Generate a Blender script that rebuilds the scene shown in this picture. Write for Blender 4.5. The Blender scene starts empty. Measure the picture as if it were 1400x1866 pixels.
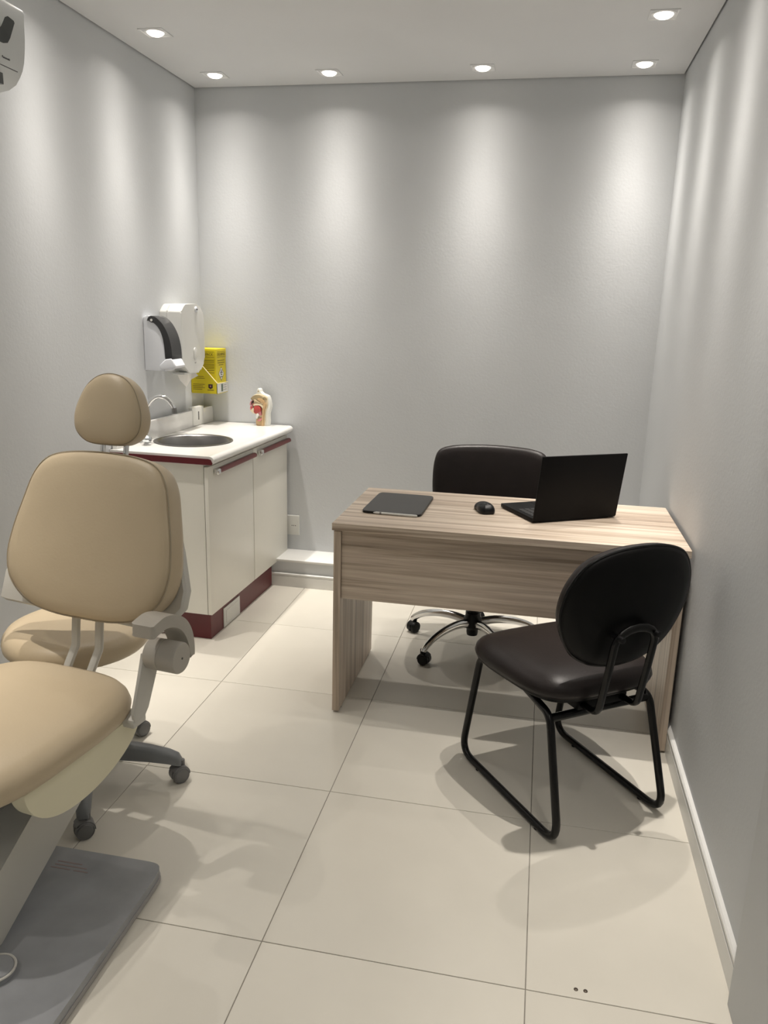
import bpy, bmesh, math, random
from mathutils import Vector, Matrix
random.seed(7)
PI = math.pi
R = math.radians
scn = bpy.context.scene
COL = scn.collection

# ------------------------------------------------------------------ camera
XL, XR, YB, YF, H = -1.260, 1.084, 1.963, -2.75, 2.518
cam_d = bpy.data.cameras.new('camera')
cam = bpy.data.objects.new('camera', cam_d)
COL.objects.link(cam)
scn.camera = cam
yaw, pit, rol, FPX = R(-11.001), R(14.337), R(1.518), 1433.33
f = Vector((math.sin(yaw) * math.cos(pit), math.cos(yaw) * math.cos(pit), -math.sin(pit)))
r = Vector((math.cos(yaw), -math.sin(yaw), 0))
u = r.cross(f)
r2 = r * math.cos(rol) + u * math.sin(rol)
u2 = u * math.cos(rol) - r * math.sin(rol)
M = Matrix((r2, u2, -f)).transposed().to_4x4()
M.translation = (0.557, -2.102, 1.462)
cam.matrix_world = M
cam_d.sensor_fit = 'HORIZONTAL'
cam_d.sensor_width = 36.0
cam_d.lens = FPX * 36.0 / 1400.0
cam_d.clip_start = 0.02

# ------------------------------------------------------------------ world, exposure
w = bpy.data.worlds.new('world')
scn.world = w
w.use_nodes = True
w.node_tree.nodes['Background'].inputs[0].default_value = (0.6, 0.65, 0.7, 1)
w.node_tree.nodes['Background'].inputs[1].default_value = 0.05
vs = scn.view_settings
vs.view_transform = 'Standard'
vs.look = 'None'
vs.exposure = 0.12
vs.gamma = 1.0
vs.use_curve_mapping = False
scn.cycles.use_denoising = True
scn.cycles.max_bounces = 8
scn.cycles.diffuse_bounces = 5
scn.cycles.adaptive_threshold = 0.02
scn.cycles.sample_clamp_indirect = 4.0

LAMP_ENERGY = 6.9
LAMP_COLOR = (1.0, 0.93, 0.85)
LAMP_CORE = 10.5      # degrees, width of the reflector's bright core
LAMP_SIGMA = 16.5     # degrees, width of the softer beam around it
LAMP_SOFT = 0.36      # its share
LAMP_SPILL = 0.024      # wide light around the beam


# ------------------------------------------------------------------ materials
MATS = {}


def mat(name, color, rough=0.5, metal=0.0, spec=0.5, var=0.0, vscale=6.0, bump=0.0, bscale=60.0,
        coat=0.0, emit=None, trans=0.0):
    m = bpy.data.materials.new(name)
    m.use_nodes = True
    nt = m.node_tree
    b = nt.nodes['Principled BSDF']
    b.inputs['Roughness'].default_value = rough
    b.inputs['Metallic'].default_value = metal
    b.inputs['Specular IOR Level'].default_value = spec
    b.inputs['Base Color'].default_value = (*color, 1)
    b.inputs['Coat Weight'].default_value = coat
    b.inputs['Transmission Weight'].default_value = trans
    tc = nt.nodes.new('ShaderNodeTexCoord')
    if var > 0:
        n = nt.nodes.new('ShaderNodeTexNoise')
        n.inputs['Scale'].default_value = vscale
        n.inputs['Detail'].default_value = 5
        nt.links.new(tc.outputs['Object'], n.inputs['Vector'])
        rp = nt.nodes.new('ShaderNodeValToRGB')
        rp.color_ramp.elements[0].position = 0.3
        rp.color_ramp.elements[1].position = 0.7
        rp.color_ramp.elements[0].color = (*[max(0, c * (1 - var)) for c in color], 1)
        rp.color_ramp.elements[1].color = (*[min(1, c * (1 + var)) for c in color], 1)
        nt.links.new(n.outputs['Fac'], rp.inputs['Fac'])
        nt.links.new(rp.outputs['Color'], b.inputs['Base Color'])
    if bump > 0:
        n2 = nt.nodes.new('ShaderNodeTexNoise')
        n2.inputs['Scale'].default_value = bscale
        n2.inputs['Detail'].default_value = 4
        nt.links.new(tc.outputs['Object'], n2.inputs['Vector'])
        bp = nt.nodes.new('ShaderNodeBump')
        bp.inputs['Strength'].default_value = bump
        bp.inputs['Distance'].default_value = 0.002
        nt.links.new(n2.outputs['Fac'], bp.inputs['Height'])
        nt.links.new(bp.outputs['Normal'], b.inputs['Normal'])
    if emit:
        b.inputs['Emission Color'].default_value = (*emit[0], 1)
        b.inputs['Emission Strength'].default_value = emit[1]
    MATS[name] = m
    return m


def wood(name, axis, seed):
    """pale greyish oak laminate with long streaks along an axis"""
    m = bpy.data.materials.new(name)
    m.use_nodes = True
    nt = m.node_tree
    b = nt.nodes['Principled BSDF']
    b.inputs['Roughness'].default_value = 0.42
    tc = nt.nodes.new('ShaderNodeTexCoord')
    mp = nt.nodes.new('ShaderNodeMapping')
    sc = {'x': (0.75, 30, 30), 'z': (30, 30, 0.75)}[axis]
    mp.inputs['Scale'].default_value = sc
    mp.inputs['Location'].default_value = (seed, seed * 2.3, seed * 1.7)
    nt.links.new(tc.outputs['Object'], mp.inputs['Vector'])
    n = nt.nodes.new('ShaderNodeTexNoise')
    n.inputs['Scale'].default_value = 1.0
    n.inputs['Detail'].default_value = 6
    n.inputs['Roughness'].default_value = 0.62
    n.inputs['Distortion'].default_value = 0.6
    nt.links.new(mp.outputs['Vector'], n.inputs['Vector'])
    rp = nt.nodes.new('ShaderNodeValToRGB')
    e = rp.color_ramp.elements
    e[0].position = 0.28
    e[0].color = (0.20, 0.145, 0.105, 1)
    e[1].position = 0.66
    e[1].color = (0.72, 0.62, 0.515, 1)
    k = e.new(0.45)
    k.color = (0.48, 0.39, 0.305, 1)
    nt.links.new(n.outputs['Fac'], rp.inputs['Fac'])
    n3 = nt.nodes.new('ShaderNodeTexNoise')
    n3.inputs['Scale'].default_value = 4.0
    n3.inputs['Detail'].default_value = 4
    nt.links.new(mp.outputs['Vector'], n3.inputs['Vector'])
    mx = nt.nodes.new('ShaderNodeMixRGB')
    mx.blend_type = 'OVERLAY'
    mx.inputs['Fac'].default_value = 0.35
    nt.links.new(rp.outputs['Color'], mx.inputs['Color1'])
    nt.links.new(n3.outputs['Fac'], mx.inputs['Color2'])
    nt.links.new(mx.outputs['Color'], b.inputs['Base Color'])
    bp = nt.nodes.new('ShaderNodeBump')
    bp.inputs['Strength'].default_value = 0.15
    bp.inputs['Distance'].default_value = 0.001
    nt.links.new(n.outputs['Fac'], bp.inputs['Height'])
    nt.links.new(bp.outputs['Normal'], b.inputs['Normal'])
    MATS[name] = m
    return m


mat('wall_paint', (0.585, 0.602, 0.615), 0.6, var=0.02, vscale=2.5, bump=0.25, bscale=90, spec=0.3)
mat('ceiling_paint', (0.74, 0.745, 0.75), 0.75, var=0.02, vscale=2, bump=0.1, bscale=60, spec=0.2)
mat('trim_white', (0.75, 0.75, 0.73), 0.35, var=0.02)
mat('gap_dark', (0.05, 0.045, 0.04), 0.9, var=0.05)
mat('grout', (0.27, 0.25, 0.22), 0.9, var=0.15, vscale=40)
for i in range(4):
    k = (1.0, 0.98, 1.015, 0.99)[i]
    mat('porcelain_tile_%d' % i, (0.68 * k, 0.65 * k, 0.575 * k), 0.27, var=0.035, vscale=2.2 + i * 0.3, spec=0.5)
wood('oak_x', 'x', 1.3)
wood('oak_z', 'z', 4.1)
wood('oak_panel', 'x', 7.7)
mat('beige_vinyl', (0.50, 0.41, 0.28), 0.42, var=0.03, vscale=5, bump=0.12, bscale=160)
mat('beige_piping', (0.34, 0.285, 0.20), 0.5, var=0.03)
mat('chair_plastic', (0.56, 0.55, 0.51), 0.38, var=0.02)
mat('chair_cream', (0.72, 0.68, 0.50), 0.4, var=0.02)
mat('arm_grey', (0.42, 0.395, 0.35), 0.32, var=0.03)
mat('base_grey', (0.29, 0.30, 0.315), 0.27, var=0.12, vscale=9)
mat('print_red', (0.27, 0.21, 0.21), 0.5, var=0.1)
mat('base_trim', (0.35, 0.34, 0.33), 0.45, var=0.04)
mat('stool_grey', (0.185, 0.195, 0.205), 0.42, var=0.04)
mat('caster_grey', (0.16, 0.16, 0.16), 0.4, var=0.05)
mat('dark_grey', (0.07, 0.07, 0.07), 0.5, var=0.04)
mat('chrome', (0.80, 0.80, 0.80), 0.09, metal=1.0, var=0.01)
mat('steel', (0.26, 0.255, 0.25), 0.33, metal=1.0, var=0.04, vscale=25)
mat('cab_white', (0.74, 0.725, 0.66), 0.35, var=0.015, vscale=3)
mat('top_white', (0.72, 0.715, 0.69), 0.2, var=0.035, vscale=9, coat=0.2)
mat('burgundy', (0.105, 0.008, 0.012), 0.35, var=0.08)
mat('burgundy_handle', (0.16, 0.035, 0.035), 0.4, var=0.06)
mat('plastic_white', (0.66, 0.66, 0.63), 0.3, var=0.015)
mat('plastic_cool', (0.70, 0.72, 0.76), 0.3, var=0.015)
mat('paper', (0.80, 0.78, 0.74), 0.8, var=0.03)
mat('smoke_black', (0.022, 0.022, 0.023), 0.22, var=0.1)
mat('black_leather', (0.016, 0.012, 0.0115), 0.38, spec=0.3, var=0.12, vscale=14, bump=0.15, bscale=220)
mat('black_shell', (0.003, 0.003, 0.003), 0.45, spec=0.15, var=0.1)
mat('black_tube', (0.003, 0.003, 0.003), 0.25, spec=0.3, var=0.1)
mat('black_plastic', (0.005, 0.005, 0.0055), 0.35, spec=0.3, var=0.1)
mat('laptop_black', (0.003, 0.003, 0.0035), 0.5, spec=0.15, var=0.1)
mat('key_black', (0.02, 0.02, 0.021), 0.5, var=0.1)
mat('tablet_grey', (0.06, 0.06, 0.058), 0.55, var=0.05)
mat('yellow_card', (0.62, 0.51, 0.008), 0.5, var=0.04, vscale=20)
mat('print_brown', (0.12, 0.085, 0.005), 0.6, var=0.1)
mat('print_black', (0.03, 0.015, 0.01), 0.6, var=0.1)
mat('cord_cream', (0.75, 0.66, 0.32), 0.6, var=0.05)
mat('label_white', (0.70, 0.70, 0.66), 0.5, var=0.03)
mat('label_green', (0.10, 0.14, 0.10), 0.6, var=0.1)
mat('bone_cream', (0.74, 0.64, 0.45), 0.45, var=0.05, vscale=40)
mat('flesh_tan', (0.52, 0.35, 0.18), 0.45, var=0.10, vscale=50)
mat('brain_olive', (0.38, 0.30, 0.17), 0.5, var=0.12, vscale=60)
mat('mouth_red', (0.42, 0.06, 0.05), 0.4, var=0.15, vscale=60)
mat('lip_pink', (0.60, 0.22, 0.24), 0.4, var=0.10, vscale=50)
mat('board_white', (0.80, 0.80, 0.74), 0.4, var=0.02)
mat('ac_white', (0.62, 0.64, 0.64), 0.35, var=0.01)
mat('ac_dark', (0.045, 0.05, 0.05), 0.3, var=0.05)
mat('ac_print', (0.10, 0.10, 0.11), 0.5, var=0.05)
mat('lens_glow', (0.9, 0.9, 0.9), 0.4, emit=((1.0, 0.91, 0.78), 5.0))
mat('reflector', (0.85, 0.8, 0.72), 0.3, metal=0.6)
mat('brass_dark', (0.10, 0.08, 0.06), 0.4, metal=0.5)
mat('crystal', (0.75, 0.78, 0.80), 0.08, metal=0.85, var=0.05)


# ------------------------------------------------------------------ mesh helpers
class MB:
    def __init__(self):
        self.bm = bmesh.new()

    def _add(self, verts, faces):
        vs_ = [self.bm.verts.new(v) for v in verts]
        out = []
        for fc in faces:
            try:
                out.append(self.bm.faces.new([vs_[i] for i in fc]))
            except ValueError:
                pass
        return vs_, out

    def box(self, lo, hi, bev=0.0, seg=2, mtx=None):
        x0, y0, z0 = lo
        x1, y1, z1 = hi
        v = [(x0, y0, z0), (x1, y0, z0), (x1, y1, z0), (x0, y1, z0), (x0, y0, z1), (x1, y0, z1), (x1, y1, z1), (x0, y1, z1)]
        if mtx:
            v = [mtx @ Vector(p) for p in v]
        vv, ff = self._add(v, [(0, 3, 2, 1), (4, 5, 6, 7), (0, 1, 5, 4), (1, 2, 6, 5), (2, 3, 7, 6), (3, 0, 4, 7)])
        if bev > 0:
            ed = {e for fc in ff for e in fc.edges}
            bmesh.ops.bevel(self.bm, geom=list(ed), offset=bev, segments=seg, profile=0.6, affect='EDGES')
        return self

    def prism(self, poly, axis, a, b, bev=0.0, seg=2):
        """poly: 2D outline (counter-clockwise or not), extruded along axis from a to b"""
        def P(p, t):
            return {'x': (t, p[0], p[1]), 'y': (p[0], t, p[1]), 'z': (p[0], p[1], t)}[axis]
        n = len(poly)
        v = [P(p, a) for p in poly] + [P(p, b) for p in poly]
        fc = [tuple(range(n - 1, -1, -1)), tuple(range(n, 2 * n))]
        fc += [(i, (i + 1) % n, n + (i + 1) % n, n + i) for i in range(n)]
        vv, ff = self._add(v, fc)
        if bev > 0:
            ed = set(ff[0].edges) | set(ff[1].edges)
            bmesh.ops.bevel(self.bm, geom=list(ed), offset=bev, segments=seg, profile=0.6, affect='EDGES')
        return self

    def tube(self, pts, rad, seg=12, closed=False, flat=1.0, up=None):
        """sweep of a circle (or an ellipse: flat scales the second axis); rad a number or a list"""
        pts = [Vector(p) for p in pts]
        n = len(pts)
        rads = rad if isinstance(rad, (list, tuple)) else [rad] * n
        rings = []
        prev = None
        for i, p in enumerate(pts):
            if closed:
                t = (pts[(i + 1) % n] - pts[i - 1]).normalized()
            elif i == 0:
                t = (pts[1] - p).normalized()
            elif i == n - 1:
                t = (p - pts[i - 1]).normalized()
            else:
                t = ((pts[i + 1] - p).normalized() + (p - pts[i - 1]).normalized()).normalized()
            if prev is None:
                a = Vector(up) if up else (Vector((0, 0, 1)) if abs(t.z) < 0.9 else Vector((1, 0, 0)))
                s = (a - t * a.dot(t)).normalized()
            else:
                s = (prev - t * prev.dot(t)).normalized()
            prev = s
            q = t.cross(s)
            rings.append([self.bm.verts.new(p + s * (rads[i] * math.cos(2 * PI * k / seg)) + q * (rads[i] * flat * math.sin(2 * PI * k / seg))) for k in range(seg)])
        m = n if closed else n - 1
        for i in range(m):
            A, B = rings[i], rings[(i + 1) % n]
            for k in range(seg):
                self.bm.faces.new((A[k], A[(k + 1) % seg], B[(k + 1) % seg], B[k]))
        if not closed:
            self.bm.faces.new(rings[0][::-1])
            self.bm.faces.new(rings[-1])
        return self

    def lathe(self, prof, seg=32, org=(0, 0, 0), axis='z', mtx=None):
        """prof: list of (radius, height); closes on radius 0"""
        o = Vector(org)

        def P(rr, h, k):
            c, s = rr * math.cos(2 * PI * k / seg), rr * math.sin(2 * PI * k / seg)
            v = {'z': Vector((c, s, h)), 'x': Vector((h, c, s)), 'y': Vector((c, h, s))}[axis]
            v = v + o
            return mtx @ v if mtx else v
        rings = []
        for rr, h in prof:
            if rr < 1e-6:
                rings.append([self.bm.verts.new(P(0, h, 0))])
            else:
                rings.append([self.bm.verts.new(P(rr, h, k)) for k in range(seg)])
        for A, B in zip(rings, rings[1:]):
            for k in range(seg):
                k2 = (k + 1) % seg
                if len(A) == 1 and len(B) == 1:
                    continue
                if len(A) == 1:
                    self.bm.faces.new((A[0], B[k], B[k2]))
                elif len(B) == 1:
                    self.bm.faces.new((A[k], A[k2], B[0]))
                else:
                    self.bm.faces.new((A[k], A[k2], B[k2], B[k]))
        return self

    def cushion(self, outline, prof, mtx=None, centre=(0, 0), bend=None):
        """outline: closed 2D loop; prof: list of (inset, z) from underside to the top; ends closed by a fan"""
        n = len(outline)
        cx, cy = centre
        nor = []
        for i in range(n):
            a, b = Vector(outline[i - 1]), Vector(outline[(i + 1) % n])
            t = (b - a).normalized()
            q = Vector((-t.y, t.x))
            if q.dot(Vector((cx, cy)) - Vector(outline[i])) < 0:
                q = -q
            nor.append(q)

        def tr(p):
            if bend:
                p = bend(p)
            return mtx @ p if mtx else p
        rings = []
        for ins, z in prof:
            ring = []
            for p, q in zip(outline, nor):
                v = Vector(p)
                if ins < 0.05:
                    v = v + q * ins
                else:   # far in: shrink towards the centre
                    v = v + q * 0.05
                    d = Vector((cx, cy)) - v
                    v = v + d * min(1, (ins - 0.05))
                ring.append(self.bm.verts.new(tr(Vector((v.x, v.y, z)))))
            rings.append(ring)
        for A, B in zip(rings, rings[1:]):
            for k in range(n):
                self.bm.faces.new((A[k], A[(k + 1) % n], B[(k + 1) % n], B[k]))
        c0 = self.bm.verts.new(tr(Vector((cx, cy, prof[0][1]))))
        c1 = self.bm.verts.new(tr(Vector((cx, cy, prof[-1][1]))))
        for k in range(n):
            self.bm.faces.new((rings[0][(k + 1) % n], rings[0][k], c0))
            self.bm.faces.new((rings[-1][k], rings[-1][(k + 1) % n], c1))
        return self

    def build(self, name, material, parent=None, smooth=35, mtx=None):
        bm = self.bm
        if mtx:
            bmesh.ops.transform(bm, matrix=mtx, verts=bm.verts)
        bmesh.ops.recalc_face_normals(bm, faces=bm.faces)
        me = bpy.data.meshes.new(name)
        bm.to_mesh(me)
        bm.free()
        me.materials.append(MATS[material])
        if smooth:
            me.shade_smooth()
            me.set_sharp_from_angle(angle=R(smooth))
        o = bpy.data.objects.new(name, me)
        COL.objects.link(o)
        if parent:
            o.parent = parent
        return o


def tag(o, label, cat, group=None):
    o['label'] = label
    o['category'] = cat
    if group:
        o['group'] = group
    return o


def struct(o):
    o['kind'] = 'structure'
    return o


def thing(name, loc, rz, label, cat, group=None):
    o = bpy.data.objects.new(name, None)
    o.empty_display_size = 0.1
    COL.objects.link(o)
    o.location = loc
    o.rotation_euler = (0, 0, rz)
    return tag(o, label, cat, group)


def part(o, label):
    o['label'] = label
    return o


def smooth_loop(ctrl, per=6, closed=True):
    """Catmull-Rom through control points"""
    n = len(ctrl)
    out = []
    rng = range(n) if closed else range(n - 1)
    for i in rng:
        if closed:
            p0, p1, p2, p3 = (Vector(ctrl[(i + k) % n]) for k in (-1, 0, 1, 2))
        else:
            p0, p1, p2, p3 = (Vector(ctrl[min(max(i + k, 0), n - 1)]) for k in (-1, 0, 1, 2))
        for j in range(per):
            t = j / per
            out.append(0.5 * ((2 * p1) + (-p0 + p2) * t + (2 * p0 - 5 * p1 + 4 * p2 - p3) * t * t + (-p0 + 3 * p1 - 3 * p2 + p3) * t ** 3))
    if not closed:
        out.append(Vector(ctrl[-1]))
    return out


def mirror_loop(half):
    """half outline from bottom centre to top centre on the +x side"""
    return list(half) + [(-x, y) for x, y in reversed(half[1:-1])]


def superell(a, b, n=3.0, N=48):
    out = []
    for k in range(N):
        t = 2 * PI * k / N
        c, s = math.cos(t), math.sin(t)
        out.append((a * math.copysign(abs(c) ** (2 / n), c), b * math.copysign(abs(s) ** (2 / n), s)))
    return out


def fillet(pts, rad, seg=6):
    """rounds the inner corners of an open 3D polyline; rad number or list per corner"""
    pts = [Vector(p) for p in pts]
    out = [pts[0]]
    for i in range(1, len(pts) - 1):
        rr = rad[i - 1] if isinstance(rad, (list, tuple)) else rad
        p, a, b = pts[i], pts[i - 1], pts[i + 1]
        da, db = (a - p).normalized(), (b - p).normalized()
        ang = da.angle(db)
        d = min(rr / math.tan(ang / 2), (a - p).length * 0.49, (b - p).length * 0.49)
        A, B = p + da * d, p + db * d
        for j in range(seg + 1):
            t = j / seg
            out.append(A * (1 - t) ** 2 + p * 2 * t * (1 - t) + B * t * t)
    out.append(pts[-1])
    return out


def lettering(name, body, size, parent, mtx, material, depth=0.0003, align='CENTER', sx=1.0):
    c = bpy.data.curves.new('text', 'FONT')
    c.body = body
    c.size = size
    c.align_x = align
    c.align_y = 'CENTER'
    c.extrude = depth
    c.resolution_u = 2
    t = bpy.data.objects.new('text', c)
    COL.objects.link(t)
    dg = bpy.context.evaluated_depsgraph_get()
    me = bpy.data.meshes.new_from_object(t.evaluated_get(dg))
    bpy.data.objects.remove(t)
    me.transform(mtx @ Matrix.Diagonal((sx, 1, 1, 1)))
    me.materials.clear()
    me.materials.append(MATS[material])
    o = bpy.data.objects.new(name, me)
    COL.objects.link(o)
    o.parent = parent
    return o


def frame3(x, y, z, o):
    m = Matrix((Vector(x), Vector(y), Vector(z))).transposed().to_4x4()
    m.translation = Vector(o)
    return m


# ------------------------------------------------------------------ the room
fl = struct(MB().box((XL, YF, -0.10), (XR, YB, -0.0022)).build('floor', 'grout', smooth=0))
S, G = 0.62, 0.0011
ti = 0
tile_cache = {}
for i in range(-3, 3):
    for j in range(-5, 3):
        x0, x1 = max(i * S + G, XL + 0.001), min((i + 1) * S - G, XR - 0.001)
        y0, y1 = max(j * S + G, YF + 0.001), min((j + 1) * S - G, 1.772)
        if x1 - x0 < 0.004 or y1 - y0 < 0.004:
            continue
        k = (round(x1 - x0, 4), round(y1 - y0, 4), (i * 3 + j * 5) % 4)
        if k not in tile_cache:
            o = MB().box((0, 0, -0.012), (x1 - x0, y1 - y0, 0), 0.0008, 1).build('tile', 'porcelain_tile_%d' % k[2], fl, smooth=0)
            tile_cache[k] = o.data
        else:
            o = bpy.data.objects.new('tile', tile_cache[k])
            COL.objects.link(o)
            o.parent = fl
        o.location = (x0, y0, 0)

struct(MB().box((XL - 0.1, YF - 0.1, -0.1), (XL, YB + 0.1, H + 0.06)).build('wall_left', 'wall_paint', smooth=0))
struct(MB().box((XR, YF - 0.1, -0.1), (XR + 0.1, YB + 0.1, H + 0.06)).build('wall_right', 'wall_paint', smooth=0))
struct(MB().box((XL, YB, -0.1), (XR, YB + 0.1, H + 0.06)).build('wall_back', 'wall_paint', smooth=0))
struct(MB().box((XL, YF - 0.1, -0.1), (XR, YF, H + 0.06)).build('wall_front', 'wall_paint', smooth=0))
ce = struct(MB().box((XL + 0.007, YF, H), (XR - 0.007, YB - 0.007, H + 0.03)).build('ceiling', 'ceiling_paint', smooth=0))
gp = MB().box((XL - 0.1, YF - 0.1, H + 0.03), (XR + 0.1, YB + 0.1, H + 0.06)).build('shadow_gap', 'gap_dark', ce, smooth=0)

# boxed ledge along the foot of the back wall, with its baseboard
lg = struct(MB().box((XL, 1.772, 0.0), (XR, YB, 0.138)).build('trim_1', 'wall_paint', smooth=0))
MB().box((XL, 1.764, 0.138), (XR, YB, 0.150), 0.002).build('ledge_cap', 'trim_white', lg)


def base_profile(h, t):
    return [(0, 0), (t, 0), (t, h * 0.76), (t * 0.75, h * 0.78), (t * 0.75, h * 0.84), (t, h * 0.86), (t, h - 0.004), (t * 0.7, h), (0, h)]


bb = base_profile(0.075, 0.014)
struct(MB().prism([(1.772 - p[0], p[1]) for p in bb], 'x', XL, XR).build('baseboard_back', 'trim_white', smooth=0))
bb = base_profile(0.088, 0.015)
struct(MB().prism([(XR - p[0], p[1]) for p in bb], 'y', -0.56, 1.757).build('baseboard_right', 'trim_white', smooth=0))
struct(MB().prism([(XL + p[0], p[1]) for p in bb], 'y', YF, 0.985).build('baseboard_left', 'trim_white', smooth=0))
# wall return beside the camera
struct(MB().box((1.058, YF, 0.0), (XR, -0.56, H), 0.002).build('trim_2', 'wall_paint'))


# ------------------------------------------------------------------ ceiling spotlights
def lamp_nodes(l):
    l.use_nodes = True
    nt = l.node_tree
    em = nt.nodes['Emission']
    ge = nt.nodes.new('ShaderNodeNewGeometry')
    sp = nt.nodes.new('ShaderNodeSeparateXYZ')
    nt.links.new(ge.outputs['Incoming'], sp.inputs[0])

    def mth(op, a, b=None):
        n = nt.nodes.new('ShaderNodeMath')
        n.operation = op
        for q, v in enumerate((a, b)):
            if v is None:
                continue
            if isinstance(v, (int, float)):
                n.inputs[q].default_value = v
            else:
                nt.links.new(v, n.inputs[q])
        return n.outputs[0]
    c = mth('ABSOLUTE', sp.outputs['Z'])
    th = mth('ARCCOSINE', c)
    q = mth('DIVIDE', th, R(LAMP_SIGMA))
    g = mth('MULTIPLY', mth('EXPONENT', mth('MULTIPLY', mth('MULTIPLY', q, q), -0.5)), LAMP_SOFT)
    q = mth('DIVIDE', th, R(LAMP_CORE))
    g = mth('ADD', g, mth('EXPONENT', mth('MULTIPLY', mth('MULTIPLY', q, q), -0.5)))
    cut = mth('MULTIPLY', mth('SUBTRACT', R(72), th), 1.0 / R(34))      # the recess hides the lamp from far aside
    cut = mth('MINIMUM', mth('MAXIMUM', cut, 0.0), 1.0)
    s = mth('MULTIPLY', cut, LAMP_SPILL)
    nt.links.new(mth('ADD', g, s), em.inputs['Strength'])


lamp_data = bpy.data.lights.new('spot_beam', 'SPOT')
lamp_data.energy = LAMP_ENERGY * 4 * PI
lamp_data.color = LAMP_COLOR
lamp_data.spot_size = R(176)
lamp_data.spot_blend = 0.15
lamp_data.shadow_soft_size = 0.014
lamp_nodes(lamp_data)


def spotlight(x, y, label, first=[None]):
    t = thing('ceiling_spotlight', (x, y, H), 0, label, 'spotlight', 'square recessed spotlights along the walls')
    if first[0] is None:
        b = MB()
        a, i = 0.052, 0.046
        for lo, hi in (((-a, -a), (a, -i)), ((-a, i), (a, a)), ((-a, -i), (-i, i)), ((i, -i), (a, i))):
            b.box((lo[0], lo[1], -0.003), (hi[0], hi[1], -0.0002))
        fr = b.build('frame', 'ceiling_paint', t, smooth=0)
        rf = MB().lathe([(0.036, -0.0020), (0.045, -0.0014), (0.0445, -0.0004), (0.034, -0.0004)], 28).build('reflector_ring', 'ceiling_paint', t)
        le = MB().lathe([(0.0, -0.014), (0.012, -0.0135), (0.022, -0.011), (0.029, -0.007), (0.033, -0.003), (0.034, -0.0003), (0, -0.0003)], 28).build('lens', 'lens_glow', t)
        first[0] = (fr, rf, le)
    else:
        for p in first[0]:
            c = p.copy()
            COL.objects.link(c)
            c.parent = t
    L = bpy.data.objects.new('spot_beam', lamp_data)
    COL.objects.link(L)
    L.parent = t
    L.location = (0, 0, -0.035)
    return t


spotlight(-1.060, 1.755, 'recessed ceiling spotlight in the far corner above the sink cabinet')
spotlight(-0.507, 1.772, 'recessed ceiling spotlight left of centre before the back wall')
spotlight(0.198, 1.770, 'recessed ceiling spotlight above the swivel chair, right of centre')
spotlight(0.889, 1.787, 'recessed ceiling spotlight in the far right ceiling corner')
spotlight(-1.063, 1.169, 'recessed ceiling spotlight nearest the air conditioner in the picture')
spotlight(0.889, 1.204, 'recessed ceiling spotlight at the top right, largest of the row')
for n, y in enumerate((0.60, 0.02, -0.56, -1.14, -1.72)):
    o1 = ('first', 'second', 'third', 'fourth', 'fifth')[n]
    spotlight(-1.063, y, 'recessed spotlight overhead by the left wall, %s one out of the picture' % o1)
    if n != 2:
        spotlight(0.889, y, 'recessed spotlight overhead by the right wall, %s one out of the picture' % ('first', 'second', '', 'third', 'fourth')[n])


# ------------------------------------------------------------------ desk
DX0, DX1, DY0, DY1, DH = -0.129, 1.072, 0.474, 1.072, 0.738
dk = thing('desk', ((DX0 + DX1) / 2, (DY0 + DY1) / 2, 0), 0, 'pale streaked oak laminate desk with panel legs and a modesty panel', 'desk')
hx, hy = (DX1 - DX0) / 2, (DY1 - DY0) / 2
MB().box((-hx, -hy, DH - 0.027), (hx, hy, DH), 0.0015, 1).build('desk_top', 'oak_x', dk)
for sx in (-1, 1):
    a, b = sorted((sx * (hx - 0.004), sx * (hx - 0.030)))
    MB().box((a, -hy + 0.012, 0.008), (b, hy - 0.012, DH - 0.032), 0.001, 1).build('side_panel', 'oak_z', dk)
    for sy in (-1, 1):
        MB().lathe([(0, 0), (0.011, 0), (0.011, 0.006), (0.006, 0.009), (0, 0.009)], 14, (sx * (hx - 0.017), sy * (hy - 0.06), 0)).build('levelling_foot', 'black_plastic', dk)
MB().box((-hx + 0.031, -hy + 0.022, 0.452), (hx - 0.031, -hy + 0.040, DH - 0.030), 0.001, 1).build('modesty_panel', 'oak_panel', dk)
MB().box((-hx + 0.02, -hy + 0.03, DH - 0.0325), (hx - 0.02, hy - 0.03, DH - 0.0265)).build('top_spacer', 'black_plastic', dk, smooth=0)

# tablet, stylus
tb = thing('tablet', (0.052, 0.800, DH), R(-1.0), 'dark grey tablet lying flat on the desk with a white stylus', 'tablet')
MB().prism([(p[0], p[1]) for p in superell(0.112, 0.160, 14, 48)], 'z', 0.0004, 0.0085, 0.0015).build('body', 'black_plastic', tb)
MB().prism([(p[0], p[1]) for p in superell(0.1105, 0.158, 14, 48)], 'z', 0.0085, 0.0095).build('cover', 'tablet_grey', tb)
st = thing('stylus', (0.066, 0.637, DH + 0.0005), R(-2.0), 'slim white stylus along the front edge of the tablet', 'stylus')
MB().lathe([(0, -0.083), (0.002, -0.081), (0.0045, -0.070), (0.0045, 0.078), (0.003, 0.082), (0, 0.083)], 16, (0, 0, 0.0048), 'x').build('barrel', 'plastic_white', st)
MB().lathe([(0.0047, -0.058), (0.0047, -0.051)], 16, (0, 0, 0.0048), 'x').build('ring', 'steel', st)

# mouse
ms = thing('computer_mouse', (0.380, 0.800, DH), R(22), 'black wireless mouse between the tablet and the laptop', 'mouse')
ol = smooth_loop([(0, -0.052), (0.022, -0.047), (0.031, -0.020), (0.0285, 0.015), (0.030, 0.038), (0.018, 0.052), (0, 0.055),
                  (-0.018, 0.052), (-0.030, 0.038), (-0.0285, 0.015), (-0.031, -0.020), (-0.022, -0.047)], 4)
ol = [(p.x, p.y) for p in ol]


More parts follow.
